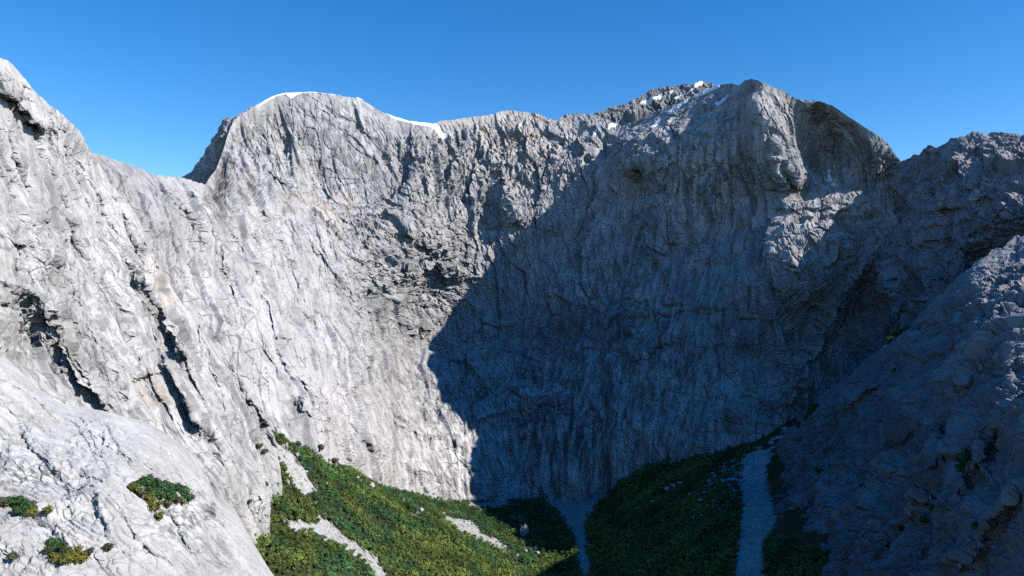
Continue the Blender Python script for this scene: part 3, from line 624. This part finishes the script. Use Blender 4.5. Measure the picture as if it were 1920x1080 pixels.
# ------------------------------------------------------------------ loose rock
def ico():
    t = (1+5**.5)/2
    v = np.array([(-1,t,0),(1,t,0),(-1,-t,0),(1,-t,0),(0,-1,t),(0,1,t),(0,-1,-t),(0,1,-t),(t,0,-1),(t,0,1),(-t,0,-1),(-t,0,1)], float)
    v /= np.linalg.norm(v[0])
    f = np.array([(0,11,5),(0,5,1),(0,1,7),(0,7,10),(0,10,11),(1,5,9),(5,11,4),(11,10,2),(10,7,6),(7,1,8),(3,9,4),(3,4,2),(3,2,6),(3,6,8),(3,8,9),(4,9,5),(2,4,11),(6,2,10),(8,6,7),(9,8,1)])
    return v, f
def subdiv(v, f):
    cache = {}; v = list(map(tuple, v)); nf = []
    def mid(a, b):
        k = (min(a,b), max(a,b))
        if k not in cache:
            p = np.array(v[a])+np.array(v[b]); p /= np.linalg.norm(p); cache[k] = len(v); v.append(tuple(p))
        return cache[k]
    for a, b, c in f:
        x, y, z = mid(a,b), mid(b,c), mid(c,a); nf += [(a,x,z),(b,y,x),(c,z,y),(x,y,z)]
    return np.array(v), np.array(nf)
IV, IF = ico()
def rock_shape(seed, lev=0, sc=(1,1,1), chop=.34):
    r = np.random.default_rng(seed); v, f = IV.copy(), IF
    for _ in range(lev): v, f = subdiv(v, f)
    for _ in range(9):                                # cut flat faces off a ball
        d = r.normal(size=3); d /= np.linalg.norm(d); k = r.uniform(1-chop-.15, 1-chop*.3)
        e = v@d-k; v = v - np.outer(np.maximum(e, 0), d)
    v = v*(1+.12*fbm(v*1.6+seed, 3, seed % 97))[:,None]
    return v*np.array(sc), f

def ground_pts(n, x0, x1, y0, y1):
    x = rng.uniform(x0, x1, n); y = rng.uniform(y0, y1, n); z = valley_z(x, y)
    return x, y, z, *proj(np.stack([x, y, z], -1))

x, y, z, px, py = ground_pts(90000, -420, 620, 700, 1700)
keep = (scree_mask(px, py, x, y) > 0) & (py < 1100) & (px > 490)
idx = np.nonzero(keep)[0][:9000]
RV = [rock_shape(k, 0, (1, .85, .7)) for k in range(8)]
vs, fs, cs, off = [], [], [], 0
for k in idx:
    v, f = RV[k % 8]; s_ = min(.6+rng.pareto(2.6)*.8, 4.2)
    a = rng.uniform(0, 6.28); R = np.array([[math.cos(a),-math.sin(a),0],[math.sin(a),math.cos(a),0],[0,0,1]])
    vs.append((v*s_)@R.T + np.array([x[k], y[k], z[k]+s_*.15])); fs.append(f+off); off += len(v)
    cs.append(np.ones((len(v),3))*np.array([.46,.45,.44])*rng.uniform(.75,1.15))
link('scree', make_mesh('scree', np.concatenate(vs), np.concatenate(fs), np.concatenate(cs), smooth=False), M_scree, kind='stuff',
     label='pale scree and talus stones in the gullies of the valley', category='scree')

ray_n = np.linspace(.5, 1.15, 600)
def on_valley(px, py):
    """where the sight line through a bearing meets the valley ground"""
    ds = np.linspace(600, 1720, 700); P = unproj(np.full(700, px), np.full(700, py), ds)
    z = valley_z(P[:,0], P[:,1], False); k = np.nonzero(P[:,2] < z)[0]
    return P[k[0]] if len(k) else P[-1]

def boulder(px, py, wpx, hpx, label, group=None, seed=0, lev=2):
    p = on_valley(px, py); m = p[1]/FOC
    v, f = rock_shape(seed, lev, (wpx*m/2, wpx*m/2*.9, hpx*m/2))
    me = make_mesh('boulder', v, f, np.ones((len(v),3))*np.array([.42,.40,.385])*(1+.25*fbm(v/3., 3, 5))[:,None], smooth=False)
    o = link('boulder', me, M_scree, label=label, category='boulder')
    o.location = (p[0], p[1], valley_z(p[0:1], p[1:2])[0]+hpx*m*.36); o.rotation_euler = (0,0,seed*1.3)
    if group: o['group'] = group
    return o
boulder(983, 1006, 20, 27, 'tall rounded pinkish grey boulder standing alone above the sunlit forest beside the shadow edge', seed=3, lev=4)
gd = 'pale boulders showing through the shaded forest'
for k, (a, b, w, h_) in enumerate([(1250,919,15,7),(1262,912,12,5),(1275,908,12,4),(1294,927,10,6),(1225,942,10,4),(1313,940,13,6),(1337,945,7,8),(1355,907,9,8),(1365,943,5,7),(1301,959,7,4),(1315,972,7,7),(1350,958,7,6),(1300,974,6,8),(1375,977,6,4),(1282,1006,5,5),(1330,905,9,6),(1342,896,10,6),(1376,925,9,8),(1385,910,7,7),(1320,925,8,5),(1199,952,6,4)]):
    boulder(a, b, w*1.1, h_*1.25, 'pale grey boulder poking out of the dark shaded forest below the right head wall', gd, seed=20+k)
gl_ = 'white boulders in the sunlit forest'
for k, (a, b, w, h_) in enumerate([(696,915,14,9),(790,961,10,8),(757,939,6,4),(612,913,6,7),(558,861,7,9),(646,878,7,4),(671,897,6,4),(678,903,5,4),(592,946,6,4),(640,884,6,4),(537,840,8,8),(617,873,12,6),(986,1036,6,6),(995,1025,6,5),(1005,1032,7,7),(970,1044,6,4),(1008,1042,8,6)]):
    boulder(a, b, w*1.15, h_*1.35, 'small white boulder among the sunlit trees on the talus slope', gl_, seed=50+k)

# ------------------------------------------------------------------ trees
def crown_shape(seed, nq, nclump=8, leaf=.13, flat=.8):
    """leaf sprays spread over lumpy clumps; unit height, base at 0"""
    r = np.random.default_rng(seed)
    cc = r.normal(size=(nclump,3)); cc /= np.linalg.norm(cc, axis=1)[:,None]; cc *= r.uniform(.3,1,(nclump,1))**.5
    cc = cc*np.array([.30,.30,.30])+np.array([0,0,.58]); cr = r.uniform(.15,.26,nclump)
    k = r.integers(0, nclump, nq); d = r.normal(size=(nq,3)); d /= np.linalg.norm(d, axis=1)[:,None]
    d[:,2] = np.where(d[:,2] < -.4, -d[:,2], d[:,2])
    c = cc[k]+d*cr[k][:,None]*r.uniform(.55,1.05,(nq,1))
    nn = d+r.normal(size=(nq,3))*.32+np.array([0,0,.15]); nn /= np.linalg.norm(nn, axis=1)[:,None]
    t = np.cross(nn, r.normal(size=(nq,3))); t /= np.linalg.norm(t, axis=1)[:,None]; b = np.cross(nn, t)
    s_ = leaf*r.uniform(.6,1.3,(nq,1))
    V = np.stack([c-t*s_*.5, c-b*s_*.8, c+t*s_*.5, c+b*s_*.8], 1)
    V[:,:,2] = np.maximum(V[:,:,2], .04)
    tint = r.uniform(.75,1.25,nclump)[k]*r.uniform(.8,1.2,nq)
    return V.reshape(-1,3), np.arange(nq*4).reshape(nq,4), np.repeat(tint, 4)
def trunk_shape(seed, h=.6, r0=.035, n=6):
    r = np.random.default_rng(seed); V, Fq = [], []
    def limb(p, q_, ra, rb):
        p, q_ = np.array(p), np.array(q_); d = q_-p; d = d/np.linalg.norm(d)
        u = np.cross(d, [.3,.8,.2]); u /= np.linalg.norm(u); w = np.cross(d, u); o = len(V)
        for (cc, rr) in ((p, ra), (q_, rb)):
            for k in range(n): V.append(cc+rr*(u*math.cos(k*6.283/n)+w*math.sin(k*6.283/n)))
        for k in range(n): Fq.append((o+k, o+(k+1) % n, o+n+(k+1) % n, o+n+k))
    top = (r.uniform(-.04,.04), r.uniform(-.04,.04), h); limb((0,0,-.08), top, r0, r0*.45)
    for k in range(4):
        a = k*1.6+r.uniform(0,1); t = r.uniform(.4,.9)
        p = (top[0]*t, top[1]*t, h*t); limb(p, (p[0]+.2*math.cos(a), p[1]+.2*math.sin(a), p[2]+.2), r0*.45, r0*.18)
    return np.array(V), np.array(Fq)

CROWNS = [crown_shape(100+k, 120, 9, .11) for k in range(7)]
FPOLY = [(498,812),(530,822),(560,838),(620,868),(700,899),(760,914),(800,925),(860,943),(960,936),(985,928),(1022,926),(1045,940),(1140,940),(1160,905),(1200,880),(1300,850),(1405,832),(1430,850),(1500,920),(1580,1120),(440,1120)]
gxx, gyy = np.meshgrid(np.arange(-420, 560, 5.4), np.arange(640, 1680, 5.4))
tx = gxx.ravel()+rng.uniform(-2.6,2.6,gxx.size); ty = gyy.ravel()+rng.uniform(-2.6,2.6,gxx.size); tz = valley_z(tx, ty)
tpx, tpy = proj(np.stack([tx, ty, tz], -1))
ok = in_poly(tpx, tpy, FPOLY) & ~((tpx > 1425) & (tpy < 995+.35*(tpx-1425))) & (scree_mask(tpx, tpy, tx, ty) < .5) & (tpy < 1112)
blds = [o for o in COL.objects if o.name.startswith('boulder')]
for o in blds:
    w_ = max(o.dimensions.x, 3)*.5; d2 = np.hypot(tx-o.location.x, ty-o.location.y)
    ok &= d2 > w_+1.2
    ok &= ~((d2 < w_*1.5+9) & (ty < o.location.y) & (np.abs(tpx-(960+FOC*o.location.x/o.location.y)) < FOC*w_/o.location.y))
tq = np.stack([tx, ty, 0*tx], 1)
dens = fbm(tq/45, 3, 111)
ok &= rng.uniform(0,1,len(tx)) < .93+.3*dens
th = (6.6+3.6*rng.uniform(0,1,len(tx))+5*fbm(tq/38, 3, 112))*np.where(rng.uniform(0,1,len(tx)) < .10, 1.5, 1)
up = sstep(1150, 1500, ty)*(tpx < 1100)                       # broadleaved thicket under the wall is lower and bluer
th = np.clip(th*(1-.25*up)*.83, 3.2, 12)
mixv = fbm(tq/80, 3, 113)*1.3 + rng.normal(0,.24,len(tx)) - .65*up + .12 + .25*(tpx > 700)*(tpy > 1000)
olive = sstep(-.25, .35, mixv)
tc = np.array([.054,.140,.042])[None]*(1-olive[:,None]) + np.array([.145,.200,.038])[None]*olive[:,None]
tc = tc*(1-.35*up[:,None]) + np.array([.075,.165,.060])[None]*.35*up[:,None]
tc *= rng.uniform(.6,1.35,(len(tx),1))*(1+.9*fbm(tq/55+7, 3, 117))[:,None].clip(.5,1.5)
I = np.nonzero(ok)[0]
vis = I[(tpx[I] > 500) & (tpx[I] < 1560) & (tpy[I] < 1075)]
size = th[vis]/ty[vis]
near_set = set(vis[np.argsort(-size)][:300].tolist())
vs, fs, cs, off = [], [], [], 0
for k in I:
    if k in near_set: continue
    V, Fq, t_ = CROWNS[k % 7]; a = rng.uniform(0,6.28); ca, sa = math.cos(a), math.sin(a)
    s_ = th[k]; w_ = s_*rng.uniform(.95,1.35)
    vs.append(np.stack([(V[:,0]*ca-V[:,1]*sa)*w_+tx[k], (V[:,0]*sa+V[:,1]*ca)*w_+ty[k], V[:,2]*s_*1.05+tz[k]-.12*s_], 1))
    fs.append(Fq+off); off += len(V); cs.append(tc[k][None]*t_[:,None])
link('forest', make_mesh('forest', np.concatenate(vs), np.concatenate(fs), np.concatenate(cs), smooth=False), M_leaf, kind='stuff',
     label='dense low forest covering the talus slopes of the valley', category='forest')

def tree_mesh(name, seed, nq, col, leaf, nclump=9):
    V, Fq, t_ = crown_shape(seed, nq, nclump, leaf)
    return make_mesh(name, V, Fq, np.array(col)[None]*t_[:,None], smooth=False)
def stem_mesh(seed):
    V, Fq = trunk_shape(seed)
    return make_mesh('trunk', V, Fq, np.ones((len(V),3))*np.array([.10,.085,.07]))
TONES = {'olive green': (.125,.168,.036), 'dark green': (.062,.145,.040), 'blue green': (.058,.145,.050)}
TV = {t: [tree_mesh('crown', 300+11*i+j, 240, c, .09) for j in range(4)] for i, (t, c) in enumerate(TONES.items())}
TS = [stem_mesh(400+j) for j in range(3)]
def plant(name, loc, hgt, wid, crown, stem, label, cat, group, a=0.0):
    o = bpy.data.objects.new(name, None); COL.objects.link(o)
    o.empty_display_size = .5; o.location = loc; o.rotation_euler = (0,0,a); o.scale = (wid, wid, hgt)
    o['label'] = label; o['category'] = cat
    if group: o['group'] = group
    link('crown', crown, M_leaf, o); link('trunk', stem, M_bark, o)
    return o
for k in sorted(near_set):
    tone = 'olive green' if olive[k] > .62 else ('dark green' if olive[k] > .3 else 'blue green')
    plant('tree', (tx[k], ty[k], tz[k]-.1*th[k]), th[k]*1.05, th[k]*rng.uniform(.95,1.35), TV[tone][k % 4], TS[k % 3],
          f'{tone} bushy tree among the nearest trees of the talus forest', 'tree', f'{tone} trees at the near edge of the forest', rng.uniform(0,6.28))

# ------------------------------------------------------------------ bushes on the rock ledges
def on_mass(m, px, py):
    P, n, c = mass_eval(m, np.array([px]), np.array([py])); return P[0]
BO = [tree_mesh('crown', 500+j, 800, (.13,.125,.02), .085, 20) for j in range(3)]
BG = [tree_mesh('crown', 520+j, 800, (.040,.095,.028), .085, 20) for j in range(3)]
BD = [tree_mesh('crown', 540+j, 800, (.075,.085,.035), .085, 20) for j in range(2)]
KIND = {'o': (BO, 'olive yellow'), 'g': (BG, 'dark green'), 'd': (BD, 'dull green')}
def bushes(m, spots, where, group):
    for k, (px, py, wpx, kd) in enumerate(spots):
        P = on_mass(m, px, py+wpx*.3); w_ = wpx*P[1]/FOC; ms, nm = KIND[kd]
        plant('bush', P-np.array([0,0,.15*w_]), w_*1.45*random.uniform(.9,1.1), w_*1.75, ms[k % len(ms)], TS[k % 3], f'{nm} bush {where}', 'bush', f'{nm} {group}', random.uniform(0,6.28))
bushes(FS, [(262,914,19,'g'),(276,907,18,'g'),(292,916,20,'g'),(309,921,19,'g'),(325,923,20,'g'),(341,929,20,'g'),(353,940,18,'g'),(283,926,20,'g'),(300,934,19,'g'),(318,938,18,'g'),(252,920,15,'o'),(264,930,16,'d'),(279,942,18,'o'),(287,958,20,'o'),(295,974,15,'o'),(312,950,15,'d'),(340,946,14,'o'),(328,944,14,'d')],
       'in the large clump on the right ledge of the pale slab', 'bushes in the large clump')
bushes(FS, [(8,948,16,'d'),(22,943,18,'g'),(38,943,20,'g'),(52,950,19,'g'),(36,960,17,'g'),(60,960,17,'o'),(68,963,13,'o'),(52,966,13,'d')],
       'in the clump at the left edge of the pale slab', 'bushes at the left edge')
bushes(FS, [(98,1030,20,'g'),(112,1034,17,'g'),(122,1042,15,'d'),(100,1054,15,'o'),(120,1060,18,'o'),(138,1050,20,'o'),(150,1056,19,'o'),(130,1058,16,'o'),(90,1044,14,'d'),(165,1040,14,'d')],
       'in the clump at the bottom of the pale slab', 'bushes at the bottom of the slab')
bushes(FS, [(86,970,14,'o')], 'alone in a crack beside the left clump', 'bush beside the left clump')
bushes(FS, [(20,1058,14,'d')], 'alone in the bottom left corner of the slab', 'bush in the corner')
bushes(FS, [(203,1033,14,'d')], 'alone right of the bottom clump on the slab', 'bush right of the bottom clump')
bushes(LB, [(401,824,13,'d'),(487,838,10,'d'),(495,850,10,'d'),(491,912,11,'d'),(460,942,8,'d'),(503,962,9,'d'),(508,968,9,'d')], 'in a cleft of the left buttress', 'bushes in clefts of the left buttress')
bushes(RS, [(1680,632,14,'g'),(1692,628,14,'g'),(1704,622,13,'g'),(1668,640,11,'g'),(1530,768,14,'g'),(1522,778,13,'g'),(1510,788,13,'g'),(1498,800,12,'g'),
            (1800,866,20,'g'),(1814,872,22,'g'),(1828,880,18,'g'),(1803,884,16,'g'),(1716,885,12,'g'),(1742,955,14,'g'),(1730,965,12,'g'),(1548,895,12,'g'),(1830,990,16,'g'),(1820,1000,14,'g')], 'on a ledge of the shaded right spur', 'bushes on ledges of the right spur')
bushes(HW, [(590,846,11,'d'),(617,868,10,'d'),(560,836,10,'d')], 'at the foot of the bright wall above the forest', 'bushes at the foot of the bright wall')

# ------------------------------------------------------------------ snow
def snow(m, poly, label, lift=1.1, group=None, crest=False):
    a = np.array(poly, float); st = .9
    x0, x1, y0, y1 = a[:,0].min()-2, a[:,0].max()+2, a[:,1].min()-2, a[:,1].max()+2
    cx = np.arange(x0, x1+st, st); cy = np.arange(y0, y1+st, st); PX, PY = np.meshgrid(cx, cy)
    PY = np.maximum(PY, m.top(PX))
    P, n, c = mass_eval(m, PX.ravel(), PY.ravel()); nr, nc = PX.shape
    P = P.reshape(nr,nc,3); n = n.reshape(nr,nc,3)
    def blur(A, k):
        for _ in range(k):
            B = np.pad(A, ((1,1),(1,1)) + ((0,0),)*(A.ndim-2), mode='edge')
            A = (B[:-2,1:-1]+B[2:,1:-1]+B[1:-1,:-2]+B[1:-1,2:]+2*B[1:-1,1:-1])/6
        return A
    q_ = np.stack([PX.ravel()/7, PY.ravel()/7, 0*PX.ravel()], 1)
    ins = in_poly(PX+1.6*fbm(q_, 2, 7).reshape(PX.shape), PY+1.6*fbm(q_+9, 2, 8).reshape(PX.shape), poly).astype(float)
    soft = blur(ins, 2)
    Q = blur(P, 5) + n*((lift*1.9)*np.clip(soft*2-.75, -1, 1))[...,None]
    if crest:
        Q = np.concatenate([Q[:1]+np.array([0,70,-30.]), Q[:1]+np.array([0,25,-2.]), Q], 0); ins = np.concatenate([ins[:1], ins[:1], ins], 0); nr += 2
    F_ = grid_faces(nr, nc); kf = blur(ins, 1).ravel()[F_].max(1) > .05
    F_ = F_[kf]; u, inv = np.unique(F_, return_inverse=True)
    me = make_mesh('snow_patch', Q.reshape(-1,3)[u], inv.reshape(F_.shape), np.ones((len(u),3))*np.array([.80,.81,.83]))
    o = link('snow_patch', me, M_snow, label=label, category='snow patch')
    if group: o['group'] = group
snow(HW, [(482,200),(500,184),(520,176),(540,172),(575,168),(610,173),(634,177),(640,180),(620,178),(595,174),(562,176),(545,185),(535,179),(520,179),(505,188),(490,198)], 'long snow cap along the rounded top of the dome', 1.2, crest=True)
snow(HW, [(664,182),(676,185),(680,190),(668,188)], 'tiny snow patch on the dome crest right of the snow cap', 1.6, crest=True)
snow(HW, [(716,210),(740,217),(770,225),(815,230),(822,236),(834,252),(843,256),(830,262),(822,250),(806,238),(770,232),(740,225)], 'thin snow rim along the saddle between dome and ridge', 1.0, crest=True)
snow(HW, [(1110,251),(1115,243),(1121,243),(1119,252),(1113,262)], 'small snow patch at the head of the narrow gully')
snow(HW, [(1138,246),(1142,232),(1162,227),(1160,231),(1150,240)], 'snow wedge under the dark back peak beside the gully')
snow(HW, [(1249,211),(1262,203),(1289,187),(1291,190),(1272,203),(1256,214)], 'slanting snow strip below the crest left of the main peak', 2)
snow(HW, [(1301,182),(1325,169),(1349,160),(1350,164),(1325,174),(1304,185)], 'thin snow streak along the crest beside the main summit', 2)
snow(HW, [(1218,240),(1236,226),(1240,226),(1224,244)], 'faint narrow snow streak low on the sunlit ramp left of the peak')
snow(HW, [(1340,194),(1352,183),(1366,174),(1366,178),(1352,189),(1343,196)], 'shaded snow strip on the shoulder just left of the main summit')
snow(HW, [(1498,188),(1514,189),(1532,190),(1524,196),(1514,203),(1508,195)], 'snow notch right of the main summit', crest=True)
snow(HW, [(1548,345),(1551,318),(1556,316),(1558,328),(1560,344),(1546,347)], 'blue shaded snow patch at the foot of the bowl under the shoulder')
snow(HW, [(1556,352),(1563,346),(1569,350),(1562,355)], 'small sunlit snow patch on the ledge below the bowl')
snow(BACK, [(1191,199),(1205,188),(1225,184),(1238,175),(1249,180),(1238,184),(1222,189),(1205,192)], 'largest bright snow patch on the dark back peak', 2.5)
snow(BACK, [(1256,189),(1264,182),(1277,176),(1276,181),(1266,185)], 'middle snow patch on the dark back peak', 2.2)
snow(BACK, [(1282,174),(1296,167),(1304,158),(1318,153),(1318,157),(1308,164),(1296,171)], 'curved snow strip under the top of the dark back peak', 2.4)
snow(BACK, [(1230,203),(1240,200),(1243,202),(1234,204)], 'small low snow patch on the dark back peak', 2)
snow(BACK, [(1253,172),(1262,170),(1264,173),(1255,175)], 'tiny snow patch high on the dark back peak', 2)

# ------------------------------------------------------------------ the valley's air
def haze(dens):
    x0, x1, y0, y1, z0, z1 = -6100, 6100, -4100, 6600, -645, 730
    V = [(x,y,z) for z in (z0,z1) for y in (y0,y1) for x in (x0,x1)]
    F_ = [(0,2,3,1),(4,5,7,6),(0,1,5,4),(2,6,7,3),(0,4,6,2),(1,3,7,5)]
    m = bpy.data.materials.new('haze'); m.use_nodes = True; N = m.node_tree.nodes; N.clear()
    o = N.new('ShaderNodeOutputMaterial'); v = N.new('ShaderNodeVolumePrincipled')
    v.inputs['Color'].default_value = (.72, .86, 1, 1); v.inputs['Density'].default_value = dens; v.inputs['Anisotropy'].default_value = 0.0
    m.node_tree.links.new(v.outputs[0], o.inputs['Volume'])
    link('haze', make_mesh('haze', np.array(V, float), np.array(F_), smooth=False), m, kind='stuff', label='thin blue air filling the valley', category='haze')
#haze(.00001)
